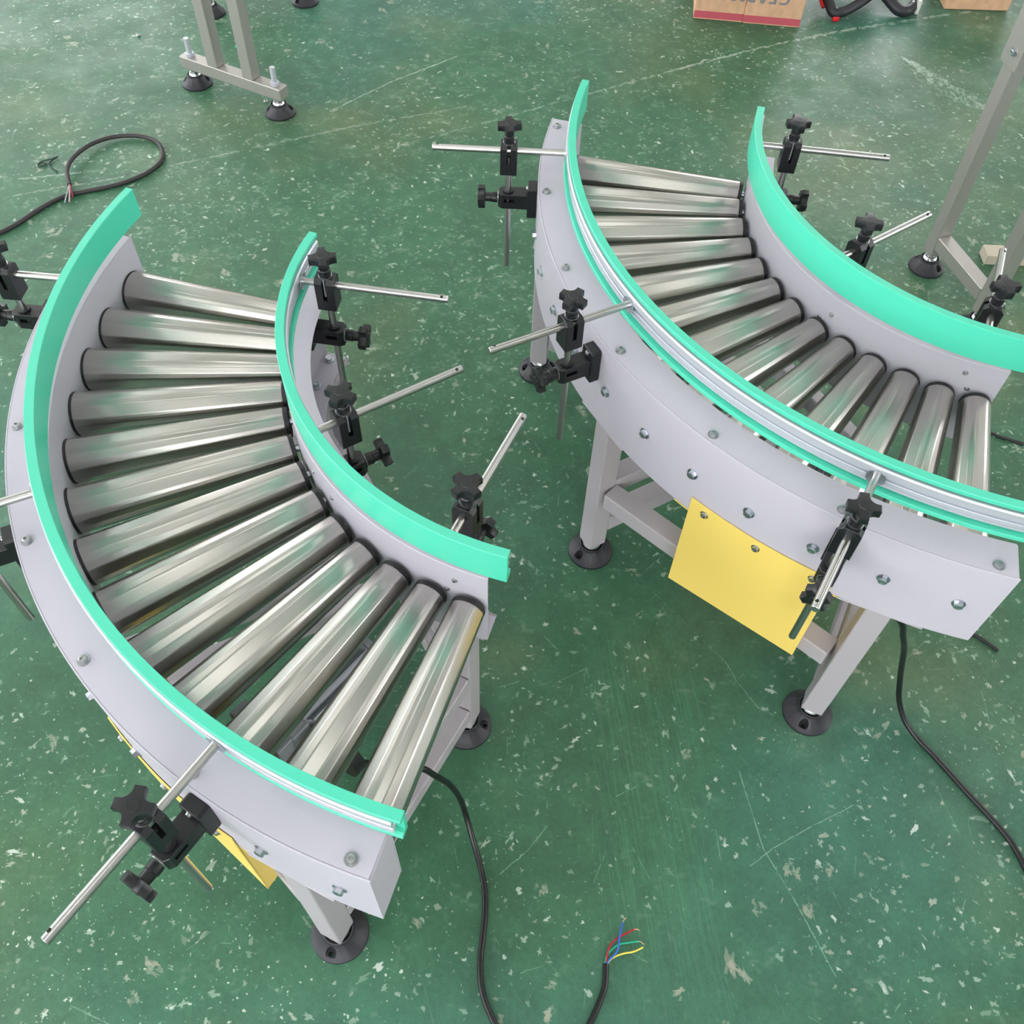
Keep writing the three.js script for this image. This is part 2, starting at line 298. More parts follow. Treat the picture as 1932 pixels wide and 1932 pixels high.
const bracketGeo = (() => { // x outwards from the frame, y up; y measured from the frame's own height
  const block = new THREE.Shape(); block.moveTo(-0.0155, 0.515); block.lineTo(0.0155, 0.515); block.lineTo(0.0155, 0.575); block.lineTo(0.0125, 0.578); block.lineTo(-0.0125, 0.578); block.lineTo(-0.0155, 0.575); block.closePath();
  const b = new THREE.ExtrudeGeometry(block, { depth: 0.0165, bevelEnabled: true, bevelThickness: 0.001, bevelSize: 0.001, bevelSegments: 1 }).rotateY(Math.PI / 2).translate(0.0015, 0, 0);
  const arm = new THREE.Shape(); arm.moveTo(0.016, -0.0135); arm.lineTo(0.068, -0.0135); arm.lineTo(0.0745, -0.009); arm.lineTo(0.0745, 0.009); arm.lineTo(0.068, 0.0135); arm.lineTo(0.016, 0.0135); arm.closePath();
  let a = new THREE.ExtrudeGeometry(arm, { depth: 0.0295, bevelEnabled: true, bevelThickness: 0.001, bevelSize: 0.001, bevelSegments: 1 }).rotateX(-Math.PI / 2).translate(0, 0.532, 0);
  a = csg(toCreasedNormals(a, 0.4), bar(0.044, 0.064, 0.5455, 0.5535, -0.03, 0.03, 0));           // clamping slit through the arm
  return merge([toCreasedNormals(b.toNonIndexed(), 0.4), a, cyl(0.0105, 0.004, 20).translate(0.057, 0.5635, 0)]);
})();
const crossGeo = (() => { // block that grips the rod, centred on the post; y measured from the rod axis
  const s = new THREE.Shape(); const w = 0.0152; s.moveTo(-w, -0.042); s.lineTo(w, -0.042); s.lineTo(w, 0.010); s.lineTo(w - 0.006, 0.0165); s.lineTo(-w + 0.006, 0.0165); s.lineTo(-w, 0.010); s.closePath();
  const g = new THREE.ExtrudeGeometry(s, { depth: 0.030, bevelEnabled: true, bevelThickness: 0.0008, bevelSize: 0.0008, bevelSegments: 1 }).translate(0, 0, -0.015);
  // outline lies across the rod (z), depth along it (x)
  g.rotateY(Math.PI / 2);
  return csg(toCreasedNormals(g, 0.4), bar(-0.0035, 0.0035, -0.022, 0.03, -0.03, 0.03, 0));
})();
const makeRod = (T) => { // 12 mm rod along x from 0 to 0.25 with a cross hole near its free end
  const L = T - 0.015, tip = csg(lathe([[0.0001, L], [0.006, L], [0.006, T - 0.0007], [0.0054, T], [0.0001, T]], 36).rotateZ(-Math.PI / 2), cyl(0.0026, 0.03, 16).translate(T - 0.010, 0, 0).rotateX(0.25));
  const body = merge([lathe([[0.0001, 0], [0.0054, 0], [0.006, 0.0007], [0.006, L + 0.0001]], 36).rotateZ(-Math.PI / 2), tip]);
  return body;
};
const rodLong = makeRod(0.254), rodShort = makeRod(0.245);
const postGeo = (len) => lathe([[0.0001, 0], [0.0048, 0], [0.006, 0.0012], [0.006, len], [0.0001, len]], 24);
const hexBolt = (() => { // axis +y, head on washer, slot cross pressed in
  const w = lathe([[0.0001, 0], [0.0098, 0], [0.0098, 0.0016], [0.0001, 0.0016]], 24);
  const h = new THREE.CylinderGeometry(0.0066, 0.0069, 0.006, 6).translate(0, 0.0046, 0);
  const cup = lathe([[0.0066, 0.0072], [0.0050, 0.0082], [0.0034, 0.0078], [0.0001, 0.0062]], 18);
  return merge([w, toCreasedNormals(h.toNonIndexed(), 0.3), cup]);
})();
const panScrew = (() => { const w = lathe([[0.0001, 0], [0.0086, 0], [0.0086, 0.0012], [0.0001, 0.0012]], 24); const h = lathe([[0.0064, 0.0012], [0.0066, 0.0030], [0.0055, 0.0054], [0.0030, 0.0064], [0.0024, 0.0062], [0.0022, 0.0040], [0.0001, 0.0040]], 24); return merge([w, h]); })();
const footGeo = (() => {
  let c = lathe([[0.0001, 0.0], [0.0470, 0.0], [0.0475, 0.0015], [0.0470, 0.0058], [0.0455, 0.0066], [0.0270, 0.0265], [0.0250, 0.0300], [0.0250, 0.0345], [0.0236, 0.0355], [0.0222, 0.0345], [0.0210, 0.0290], [0.0001, 0.0290]], 48);
  for (const s of [-1, 1]) { c = csg(c, merge([cyl(0.0088, 0.05, 24).translate(0.0355 * s, 0.0362, 0)])); c = csg(c, cyl(0.0044, 0.05, 16).translate(0.0355 * s, 0.020, 0)); }
  return c;
})();
const nutGeo = merge([lathe([[0.0001, 0.028], [0.0195, 0.028], [0.0205, 0.032], [0.0198, 0.038], [0.0150, 0.044], [0.0060, 0.046], [0.0060, 0.062], [0.0001, 0.062]], 28), new THREE.CylinderGeometry(0.0125, 0.0125, 0.008, 6).translate(0, 0.049, 0)]);
const rollerIn = 0.4885, rollerOut = 0.8215;
const rollerGeo = lathe([[0.0001, 0], [0.0242, 0], [0.0250, 0.0006], [0.0255, 0.0018], [0.0367, rollerOut - rollerIn - 0.002], [0.0362, rollerOut - rollerIn - 0.0005], [0.0350, rollerOut - rollerIn], [0.0001, rollerOut - rollerIn]], 56);
const capOut = lathe([[0.0001, 0], [0.0362, 0], [0.0366, 0.0008], [0.0366, 0.0036], [0.0001, 0.0036]], 40);
const capIn = lathe([[0.0001, -0.0065], [0.0250, -0.0065], [0.0254, -0.005], [0.0254, -0.0005], [0.0246, 0.0], [0.0001, 0.0]], 32);
const axleGeo = new THREE.CylinderGeometry(0.006, 0.006, RB - RC + 0.004, 6).translate(0, (RB - RC) / 2 + (RC - rollerIn) , 0);

function conveyor(spec) {
  const { c, mid, label } = spec;
  const om = rad(mid), ox = 0.65 * Math.cos(om), oz = 0.65 * Math.sin(om);
  const root = thing('roller_conveyor', label, 'conveyor', [c[0] + ox, 0, c[1] + oz]);
  const P = (a, r, y) => new THREE.Vector3(r * Math.cos(rad(a)) - ox, y, r * Math.sin(rad(a)) - oz);
  const place = (m, a, r, y, turn = 0) => { m.position.copy(P(a, r, y)); m.rotation.y = -rad(a) + turn; return m; };
  const A0 = mid - 45.1, A1 = mid + 45.1;
  // outer frame: inverted U of folded sheet, closed by plates, with a lid screwed on
  const t = 0.0025;
  const outer = obj('outer_frame', arcSweep([[RB, YB], [RB + t, YB], [RB + t, YT - 0.006], [RO - t, YT - 0.006], [RO - t, YB], [RO, YB], [RO, YT - 0.0006], [RO - 0.0006, YT], [RO - 0.0022, YT], [RO - 0.0022, YT - 0.0035], [RB, YT - 0.0035]], A0, A1, 72, ox, oz), M.paint, root);
  for (const a of [A0, A1]) {
    const s = a === A0 ? 1 : -1;
    obj('end_plate', arcSweep([[RB + t + 0.0004, YB + 0.0004], [RO - t - 0.0004, YB + 0.0004], [RO - t - 0.0004, YT - 0.0063], [RB + t + 0.0004, YT - 0.0063]], a + s * 0.02, a + s * 0.2, 1, ox, oz), M.paint, outer);
  }
  for (let k = 0; k < 13; k++) { const b = place(obj('bolt', hexBolt, M.zinc, outer), mid - 42 + 7 * k, RO, 0.508); b.rotation.set(0, 0, 0); b.quaternion.setFromUnitVectors(new THREE.Vector3(0, 1, 0), new THREE.Vector3(Math.cos(rad(mid - 42 + 7 * k)), 0, Math.sin(rad(mid - 42 + 7 * k)))); }
  const lid = obj('frame_lid', arcSweep([[RB + 0.0002, YT - 0.0034], [RO - 0.0026, YT - 0.0034], [RO - 0.0026, YT], [RB + 0.0008, YT], [RB + 0.0002, YT - 0.0005]], A0 + 0.19, A1 - 0.19, 72, ox, oz), M.paint, root);
  for (let k = 0; k < 7; k++) place(obj('screw', panScrew, M.chrome, lid), mid - 43.2 + 14.4 * k, 0.8725, YT);
  // inner frame: channel open towards the centre of the curve
  const inner = obj('inner_frame', arcSweep([[RF, YB], [RC - 0.001, YB], [RC, YB + 0.001], [RC, YT - 0.0015], [RC - 0.0015, YT], [RF, YT], [RF - 0.0004, YT - 0.0013], [RF, YT - 0.0026], [RC - 0.0026, YT - 0.0026], [RC - 0.0026, YB + 0.0026], [RF, YB + 0.0026]], A0, A1, 64, ox, oz), M.paint, root);
  for (const [a, y] of spec.webScrews) { const b = obj('screw', panScrew, M.chrome, inner); b.scale.setScalar(0.5); b.position.copy(P(a, RC, y)); b.quaternion.setFromUnitVectors(new THREE.Vector3(0, 1, 0), new THREE.Vector3(Math.cos(rad(a)), 0, Math.sin(rad(a)))); }
  // tapered rollers, their tops level
  for (let k = 0; k < 13; k++) {
    const a = mid - 42 + 7 * k;
    const rl = obj('roller', rollerGeo, M.roller, root);
    const p0 = P(a, rollerIn, 0.5190), p1 = P(a, rollerOut, 0.5080); rl.position.copy(p0);
    rl.quaternion.setFromUnitVectors(new THREE.Vector3(0, 1, 0), p1.clone().sub(p0).normalize());
    rl.quaternion.multiply(new THREE.Quaternion().setFromAxisAngle(new THREE.Vector3(0, 1, 0), k * 2.17 + spec.seed));
    obj('end_cap', capOut, M.rubber, rl).position.y = rollerOut - rollerIn; obj('end_cap', capIn, M.rubber, rl);
    obj('axle', axleGeo, M.zinc, rl).position.y = 0;
  }
  // legs, feet, bars
  const legs = [];
  for (const [a, r] of [[mid - 36.5, 0.866], [mid, 0.866], [mid + 36.5, 0.866], [mid - 38.7, 0.4505], [mid + 38.7, 0.4505]]) {
    const out = r > 0.6;
    const lg = obj('leg', bar(-0.02, 0.02, 0.045, YB - 0.0032, -0.02, 0.02, 0.003), M.leg, root); place(lg, a, r, 0); legs.push([a, r]);
    obj('mounting_plate', bar(out ? -0.022 : -0.0235, out ? 0.0225 : 0.0245, YB - 0.0032, YB, out ? -0.066 : -0.048, out ? 0.066 : 0.048, 0.0015), M.leg, lg);
    const f = obj('foot_pad', footGeo, M.foot, lg); f.rotation.y = spec.footTurn[legs.length - 1] || 0;
    obj('levelling_nut', nutGeo, M.chrome, lg).position.y = -0.002;
    if (!out) for (const z of [-0.034, 0.034]) { const b = obj('bolt', hexBolt, M.zinc, lg); b.position.set(0.010, YB + 0.0026, z); }
  }
  const beam = (a, ra, b, rb, y0, y1, w) => { const p = P(a, ra, 0), q = P(b, rb, 0), L = p.distanceTo(q), g = bar(-L / 2, L / 2, y0, y1, -w / 2, w / 2, 0.003); const m = obj('crossbar', g, M.leg, root); m.position.copy(p).lerp(q, 0.5); m.rotation.y = -Math.atan2(q.z - p.z, q.x - p.x); };
  for (const i of [0, 2]) { const o = legs[i], n = legs[i === 0 ? 3 : 4]; beam(o[0], 0.846, n[0], 0.4705, 0.217, 0.257, 0.04); beam(o[0], 0.846, n[0], 0.4705, 0.09, 0.13, 0.04); }
  const chordR = 0.4505 * Math.cos(rad(38.7));
  beam(mid, 0.846, mid, chordR + 0.015, 0.217, 0.257, 0.04); beam(mid, 0.846, mid, chordR + 0.015, 0.09, 0.13, 0.04);
  for (const s of [-1]) beam(mid + s * 34.9, 0.862, mid + s * 1.6, 0.862, 0.205, 0.245, 0.04);
  beam(mid - 36, 0.440, mid + 36, 0.440, 0.217, 0.257, 0.03); beam(mid - 36, 0.440, mid + 36, 0.440, 0.09, 0.13, 0.03);
  // yellow motor cover: front sheet hooked over the skirt, two side panels with tabs
  {
    const c0 = spec.cover, h = 8.25, pos = [], n = 20, y0 = 0.212, y1 = 0.459;
    const rt = (th) => RO + 0.0012, rbm = (th) => 0.8890 * Math.cos(rad(h)) / Math.cos(rad(th));
    const ring = (th, y, d) => { const f = Math.max(0, (y1 - 0.05 - y) / (y1 - 0.05 - y0)); const r = rt(th) * (1 - f) + rbm(th) * f + d; return P(c0 + th, y > YB - 0.002 ? Math.max(r, RO + 0.0012 + d) : r, y).toArray(); };
    const rows = 8, Y = (j) => y0 + (y1 - y0) * j / rows, T = (i) => -h + 2 * h * i / n, quad = (a, b, cc, d) => pos.push(...a, ...b, ...cc, ...a, ...cc, ...d);
    for (let i = 0; i < n; i++) for (let j = 0; j < rows; j++) {
      quad(ring(T(i), Y(j), 0.0018), ring(T(i), Y(j + 1), 0.0018), ring(T(i + 1), Y(j + 1), 0.0018), ring(T(i + 1), Y(j), 0.0018));
      quad(ring(T(i), Y(j), 0), ring(T(i + 1), Y(j), 0), ring(T(i + 1), Y(j + 1), 0), ring(T(i), Y(j + 1), 0));
    }
    for (let i = 0; i < n; i++) for (const [y, f] of [[y0, 1], [y1, 0]]) { const q = [ring(T(i), y, 0), ring(T(i), y, 0.0018), ring(T(i + 1), y, 0.0018), ring(T(i + 1), y, 0)]; f ? quad(...q) : quad(q[3], q[2], q[1], q[0]); }
    for (let j = 0; j < rows; j++) for (const [i, f] of [[0, 0], [n, 1]]) { const q = [ring(T(i), Y(j), 0), ring(T(i), Y(j + 1), 0), ring(T(i), Y(j + 1), 0.0018), ring(T(i), Y(j), 0.0018)]; f ? quad(q[3], q[2], q[1], q[0]) : quad(...q); }
    let g = new THREE.BufferGeometry(); g.setAttribute('position', new THREE.Float32BufferAttribute(pos, 3)); g.setAttribute('uv', new THREE.Float32BufferAttribute(new Float32Array(pos.length / 3 * 2), 2)); g.computeVertexNormals(); g = toCreasedNormals(g, 0.4);
    const cov = obj('motor_cover', g, M.yellow, root);
    for (const s of [-1, 1]) {
      obj('side_panel', [arcSweep([[0.775, y0 + 0.002], [0.8887, y0 + 0.001], [0.8887, YB - 0.0036], [0.775, YB - 0.0036]], c0 + s * h, c0 + s * (h - 0.13), 1, ox, oz), arcSweep([[0.80, YB - 0.0034], [RO + 0.0006, YB - 0.0034], [RO + 0.0006, YB - 0.0012], [0.80, YB - 0.0012]], c0 + s * (h - 0.1), c0 + s * (h + 2.1), 3, ox, oz)], M.yellow, cov);
    }
    for (const a of [6.3, 0, -6.3]) { const b = obj('screw', panScrew, M.chrome, cov); const an = c0 + a, dir = new THREE.Vector3(Math.cos(rad(an)), 0, Math.sin(rad(an))); b.scale.setScalar(0.85); b.position.copy(P(an, RO + 0.003, 0.441)); b.quaternion.setFromUnitVectors(new THREE.Vector3(0, 1, 0), dir); }
    // gear motor hanging behind the cover
    const mt = obj('drive_motor', [bar(0.735, 0.765, 0.30, 0.415, -0.05, 0.05, 0.004), bar(0.70, 0.735, 0.305, 0.400, -0.045, 0.045, 0.004), cyl(0.040, 0.15, 28).rotateZ(Math.PI / 2).translate(0.625, 0.352, 0), cyl(0.043, 0.012, 28).rotateZ(Math.PI / 2).translate(0.55, 0.352, 0)], M.motor, root);
    mt.position.set(-ox, 0, -oz); mt.rotation.y = -rad(c0 - 1.5);
    for (let k = 0; k < 6; k++) obj('cooling_fin', bar(0.56, 0.69, -0.006, 0.006, -0.0015, 0.0015, 0.0008).translate(0, 0.044, 0), M.motor, mt).position.set(0, 0.352, 0), mt.children[mt.children.length - 1].rotation.x = -0.9 + k * 0.36;
    const sp = obj('drive_sprocket', cyl(0.045, 0.02, 32), M.rubber, root); sp.rotation.z = Math.PI / 2; const spg = P(c0 - 9, 0.70, 0.36); sp.position.copy(spg); sp.rotation.set(0, -rad(c0), Math.PI / 2);
  }
  // guide rails of green plastic on an aluminium channel
  for (const rl of spec.rails) {
    const s = rl.out ? 1 : -1, R0 = rl.R, y0 = rl.y0, y1 = rl.y1, q = (u, y) => [R0 + s * u, y], ddx = rl.d[0] , ddz = rl.d[1];
    const lip = rl.lip;
    const g = obj('guide_rail', arcSweep([q(0.0008, y0), q(0, y0 + 0.0008), q(0, y1 - 0.0008), q(0.0008, y1), q(0.0132, y1), q(0.0140, y1 - 0.001), q(0.0140, y1 - 0.0070), q(0.011, y1 - 0.0090), q(0.006, y1 - 0.0090), q(0.006, y0 + 0.0095), q(0.011, y0 + 0.0095), q(lip - 0.001, y0 + 0.0080), q(lip, y0 + 0.0070), q(lip, y0 + 0.001), q(lip - 0.001, y0)], rl.a0, rl.a1, 80, ox - ddx, oz - ddz), M.green, root);
    const m = (y0 + y1) / 2 + 0.001, e = rl.lip < 0.017 ? 0.0145 : 0.0125;
    obj('rail_channel', arcSweep([q(0.0063, m - 0.019), q(e - 0.0005, m - 0.019), q(e, m - 0.0185), q(e, m - 0.0150), q(e - 0.002, m - 0.0140), q(e - 0.002, m - 0.0115), q(e + 0.0005, m - 0.0105), q(e + 0.0005, m - 0.0060), q(e - 0.0005, m - 0.0050), q(0.0085, m - 0.0050), q(0.0085, m + 0.0045), q(0.0155, m + 0.0045), q(0.0165, m + 0.0055), q(0.0170, m + 0.0165), q(0.0150, m + 0.019), q(0.0063, m + 0.019)], rl.a0 + 0.7, rl.a1 - 0.7, 80, ox - ddx, oz - ddz, 0.25), M.alu, g);
  }
  // clamps: bracket on the frame, post, cross clamp with star knob, rod to the rail
  for (const k of spec.clamps) {
    const br = obj('rail_clamp', bracketGeo, M.black, root), dy = k.y - 0.65;
    br.position.copy(P(k.a, k.out ? RO : RC - 0.0026, 0)); br.rotation.y = -rad(k.a) + (k.out ? 0 : Math.PI);
    const bs = obj('bracket_screw', panScrew, M.chrome, br); bs.scale.setScalar(0.6); bs.position.set(0.019, 0.5705, 0); bs.rotation.z = -Math.PI / 2; 
    const rr = spec.rails[k.out ? 0 : 1], back = rr.R + rr.d[0] * Math.cos(rad(k.a)) + rr.d[1] * Math.sin(rad(k.a)) + (k.out ? 0.0125 : -0.0125), start = k.out ? back - RO : RC - 0.0026 - back;
    const X = 0.057;
    obj('post', postGeo(k.y - 0.012 - k.bottom), M.rod, br).position.set(X, k.bottom, 0);
    const cc = obj('cross_clamp', crossGeo, M.black, br); cc.position.set(X, k.y, 0);
    const pin = obj('clamp_bolt', cyl(0.0032, 0.036, 14), M.chrome, br); pin.position.set(X, k.y + 0.002, 0.0102);
    const wsh = obj('washer', washerGeo, M.chrome, br); wsh.position.set(X, k.y + 0.0172, 0);
    const kn = obj('star_knob', starGeo, M.black, br); kn.position.set(X, k.y + 0.0182, 0); kn.rotation.y = k.turn;
    const rod = obj('guide_rod', k.out ? rodLong : rodShort, M.rod, br); rod.position.set(start, k.y, 0); rod.rotation.x = k.turn * 0.3;
    const fl = obj('rod_flange', lathe([[0.0001, 0], [0.014, 0], [0.014, 0.0016], [0.0001, 0.0016]], 28).rotateZ(-Math.PI / 2), M.zinc, br); fl.position.set(start + 0.0048, k.y, 0);
    const w2 = obj('washer', washerGeo, M.chrome, br); w2.position.set(0.0756, 0.547, 0); w2.rotation.z = -Math.PI / 2;
    const kn2 = obj('star_knob', starGeo, M.black, br); kn2.position.set(0.0767, 0.547, 0); kn2.rotation.set(0, 0, -Math.PI / 2); kn2.rotateY(k.turn2);
  }
  return root;
}
conveyor({
  c: [0.0989, -1.1247], mid: 150.7, seed: 0.3, cover: 127.7, footTurn: [0.18, 0.17, 0.27, 1.87, 0],
  label: 'left curved light grey roller conveyor nearest the camera, its yellow cover mostly hidden',
  webScrews: [[111.5, 0.565], [113, 0.535], [140, 0.56], [147, 0.562]],
  rails: [{ out: true, R: 0.8279, y0: 0.6109, y1: 0.6655, a0: 104.4, a1: 198.3, d: [0.0042, -0.0046], lip: 0.0155 }, { out: false, R: 0.4950, y0: 0.6270, y1: 0.6856, a0: 104.4, a1: 197.2, d: [0.0209, 0.0022], lip: 0.0185 }],
  clamps: [
    { out: true, a: 183.8, y: 0.641, bottom: 0.37, turn: 0.5, turn2: 0.1 }, { out: true, a: 153.3, y: 0.641, bottom: 0.37, turn: 0.9, turn2: 0.4 }, { out: true, a: 120.6, y: 0.641, bottom: 0.367, turn: 0.42, turn2: 0.75 },
    { out: false, a: 187.2, y: 0.655, bottom: 0.406, turn: 0.35, turn2: 0.2 }, { out: false, a: 145.8, y: 0.655, bottom: 0.40, turn: 0.62, turn2: 0.5 }, { out: false, a: 112.4, y: 0.655, bottom: 0.40, turn: 1.15, turn2: 0.6 }],
});
conveyor({
  c: [0.9125, -1.5620], mid: 148.9, seed: 1.1, cover: 125.9, footTurn: [-0.07, 0.17, 0.27, 0.4, 0.7],
  label: 'right curved light grey roller conveyor with a big yellow cover on its front',
  webScrews: [[111.3, 0.572], [109.5, 0.54], [140.5, 0.56], [143, 0.54]],
  rails: [{ out: true, R: 0.8224, y0: 0.6185, y1: 0.6807, a0: 102.2, a1: 194.8, d: [0, 0], lip: 0.0190 }, { out: false, R: 0.5049, y0: 0.6265, y1: 0.6877, a0: 100.8, a1: 195.9, d: [0.0117, 0.0065], lip: 0.0185 }],
  clamps: [
    { out: true, a: 180.7, y: 0.650, bottom: 0.383, turn: 0.12, turn2: 0.05 }, { out: true, a: 151.6, y: 0.650, bottom: 0.371, turn: 0.5, turn2: 0.55 }, { out: true, a: 118.8, y: 0.650, bottom: 0.350, turn: 0.3, turn2: 0.7 },
    { out: false, a: 186.2, y: 0.657, bottom: 0.40, turn: 0.2, turn2: 0.1 }, { out: false, a: 144.4, y: 0.657, bottom: 0.40, turn: 0.75, turn2: 0.5 }, { out: false, a: 111.4, y: 0.657, bottom: 0.40, turn: 0.4, turn2: 0.6 }],
});

// ---------------------------------------------------------------- cables
{
  const y = 0.0052;
  const c1 = single('power_cable', tube([[-0.21, 0.34, -0.50], [-0.165, 0.325, -0.505], [-0.120, 0.300, -0.510], [-0.103, 0.262, -0.514], [-0.083, 0.20, -0.523], [-0.068, 0.125, -0.527], [-0.058, 0.060, -0.519], [-0.0432, 0.026, -0.484], [-0.029, 0.010, -0.446], [-0.020, y, -0.409], [-0.018, y, -0.368], [-0.020, y, -0.334], [-0.022, y, -0.301], [-0.018, y, -0.262], [-0.009, y, -0.237], [0.010, y, -0.205], [0.045, y, -0.165], [0.090, y, -0.155], [0.130, y, -0.178], [0.157, y, -0.219], [0.170, y, -0.244], [0.180, y, -0.269], [0.183, y, -0.304]], 0.0050, 220, 14), M.cable, 'black power cable from the left conveyor ending in four stripped coloured wires on the floor', 'cable');
  const wires = {
    red_wire: ['#b3122a', [[0.184, 0.006, -0.302], [0.185, 0.007, -0.313], [0.187, 0.010, -0.323], [0.192, 0.012, -0.333], [0.205, 0.010, -0.344], [0.218, 0.008, -0.351], [0.231, 0.007, -0.358]], [[0.231, 0.007, -0.358], [0.236, 0.007, -0.3585], [0.240, 0.006, -0.357]]],
    green_wire: ['#1fae8d', [[0.182, 0.005, -0.302], [0.184, 0.005, -0.313], [0.189, 0.004, -0.321], [0.196, 0.004, -0.328], [0.205, 0.005, -0.334], [0.219, 0.006, -0.337], [0.238, 0.006, -0.340]], [[0.238, 0.006, -0.340], [0.243, 0.005, -0.339], [0.247, 0.003, -0.336]]],
    blue_wire: ['#2d62c4', [[0.1835, 0.008, -0.301], [0.188, 0.009, -0.309], [0.195, 0.011, -0.315], [0.202, 0.014, -0.323], [0.204, 0.016, -0.331], [0.205, 0.017, -0.341], [0.209, 0.015, -0.356], [0.212, 0.012, -0.367]], [[0.212, 0.012, -0.367], [0.2145, 0.011, -0.371], [0.218, 0.010, -0.375]]],
    yellow_wire: ['#e8d257', [[0.1845, 0.004, -0.303], [0.191, 0.004, -0.311], [0.202, 0.005, -0.317], [0.215, 0.006, -0.321], [0.226, 0.006, -0.323], [0.235, 0.006, -0.326], [0.245, 0.006, -0.331]], null],
  };
  const copper = new THREE.MeshStandardMaterial({ color: '#d8a98a', roughness: 0.4, metalness: 0.8 });
  for (const [n, [col, pts, bare]] of Object.entries(wires)) { const w = obj(n, tube(pts, 0.00145, 40, 8), new THREE.MeshStandardMaterial({ color: col, roughness: 0.4 }), c1); if (bare) obj('copper_strand', tube(bare, 0.0008, 12, 6), copper, w); }
  single('power_cable', tube([[0.56, 0.40, -0.78], [0.612, 0.40, -0.745], [0.642, 0.34, -0.748], [0.674, 0.265, -0.763], [0.703, 0.18, -0.775], [0.722, 0.12, -0.777], [0.738, 0.065, -0.765], [0.757, 0.028, -0.742], [0.780, 0.010, -0.716], [0.805, y, -0.687], [0.826, y, -0.656], [0.846, y, -0.625], [0.868, y, -0.593], [0.890, y, -0.561], [0.908, y, -0.529], [0.921, y, -0.486], [0.93, y, -0.42], [0.96, y, -0.33]], 0.0052, 200, 14), M.cable, 'black power cable from under the right conveyor running to the right picture edge', 'cable');
  const lp = single('loose_cable', tube([[-1.75, 0.006, -1.80], [-1.60, 0.006, -1.94], [-1.434, 0.006, -2.08], [-1.398, 0.006, -2.125], [-1.362, 0.006, -2.188], [-1.329, 0.006, -2.232], [-1.300, 0.006, -2.258], [-1.255, 0.006, -2.279], [-1.191, 0.006, -2.307], [-1.134, 0.006, -2.347], [-1.099, 0.006, -2.390], [-1.083, 0.006, -2.433], [-1.087, 0.006, -2.475], [-1.115, 0.007, -2.526], [-1.155, 0.008, -2.550], [-1.204, 0.009, -2.554], [-1.256, 0.011, -2.538], [-1.301, 0.014, -2.498], [-1.324, 0.017, -2.449], [-1.335, 0.018, -2.401], [-1.331, 0.019, -2.356], [-1.316, 0.019, -2.316], [-1.302, 0.019, -2.286]], 0.0062, 200, 12), M.cableGrey, 'dark grey loose cable lying in a loop on the floor behind the left conveyor', 'cable');
  for (const [col, pts] of [['#8f9aa0', [[-1.302, 0.019, -2.288], [-1.300, 0.017, -2.262], [-1.299, 0.008, -2.220]]], ['#b08f8c', [[-1.303, 0.020, -2.287], [-1.294, 0.020, -2.262], [-1.285, 0.010, -2.220]]], ['#7d2436', [[-1.300, 0.020, -2.287], [-1.289, 0.020, -2.262], [-1.280, 0.012, -2.238]]]]) obj('bare_wire', tube(pts, 0.0022, 20, 6), new THREE.MeshStandardMaterial({ color: col, roughness: 0.5 }), lp);
  single('cable_offcut', tube([[1.122, 0.004, -1.502], [1.145, 0.004, -1.487], [1.170, 0.004, -1.477], [1.200, 0.004, -1.465]], 0.0036, 20, 8), M.rubber, 'thin dark cable end on the floor right of the right conveyor\'s last roller', 'cable');
  single('cable_offcut', tube([[0.935, 0.004, -0.958], [0.955, 0.004, -0.943], [0.972, 0.004, -0.929], [0.990, 0.004, -0.911]], 0.0034, 20, 8), M.rubber, 'thin dark cable end poking out below the front right corner of the right conveyor', 'cable');
}

// ---------------------------------------------------------------- stands behind
function footUnder(parent, x, z, turn, stud) {
  const f = obj('foot_pad', footGeo, M.foot, parent); f.position.set(x, 0, z); f.rotation.y = turn; const n = obj('levelling_nut', nutGeo, M.chrome, parent); n.position.set(x, -0.002, z);
  if (stud) { const s = obj('threaded_stud', [cyl(0.006, stud, 12).translate(0, stud / 2 + 0.045, 0), new THREE.CylinderGeometry(0.0115, 0.0115, 0.009, 6).translate(0, stud + 0.045 - 0.045, 0)], M.chrome, parent); s.position.set(x, 0, z); }
}
function teeStand(label, x, z, turn, legX) {
  const t = thing('machine_stand', label, 'stand', [x, 0, z], turn);
  obj('foot_bar', bar(-0.195, 0.195, 0.056, 0.094, -0.02, 0.02, 0.003), M.steel, t);
  for (const u of legX) obj('upright', bar(u - 0.02, u + 0.02, 0.094, 1.25, -0.019, 0.019, 0.003), M.steel, t);
  obj('top_bar', bar(-0.195, 0.195, 1.25, 1.29, -0.02, 0.02, 0.003), M.steel, t);
  for (const u of [-0.165, 0.165]) {
    footUnder(t, u, 0, 0.6);
    for (const v of [0]) obj('threaded_stud', [cyl(0.0085, 0.056, 14).translate(0, 0.122, 0), new THREE.CylinderGeometry(0.015, 0.015, 0.009, 6).translate(0, 0.0990, 0)], M.alu, t).position.set(u, 0, 0);
  }
  return t;
}
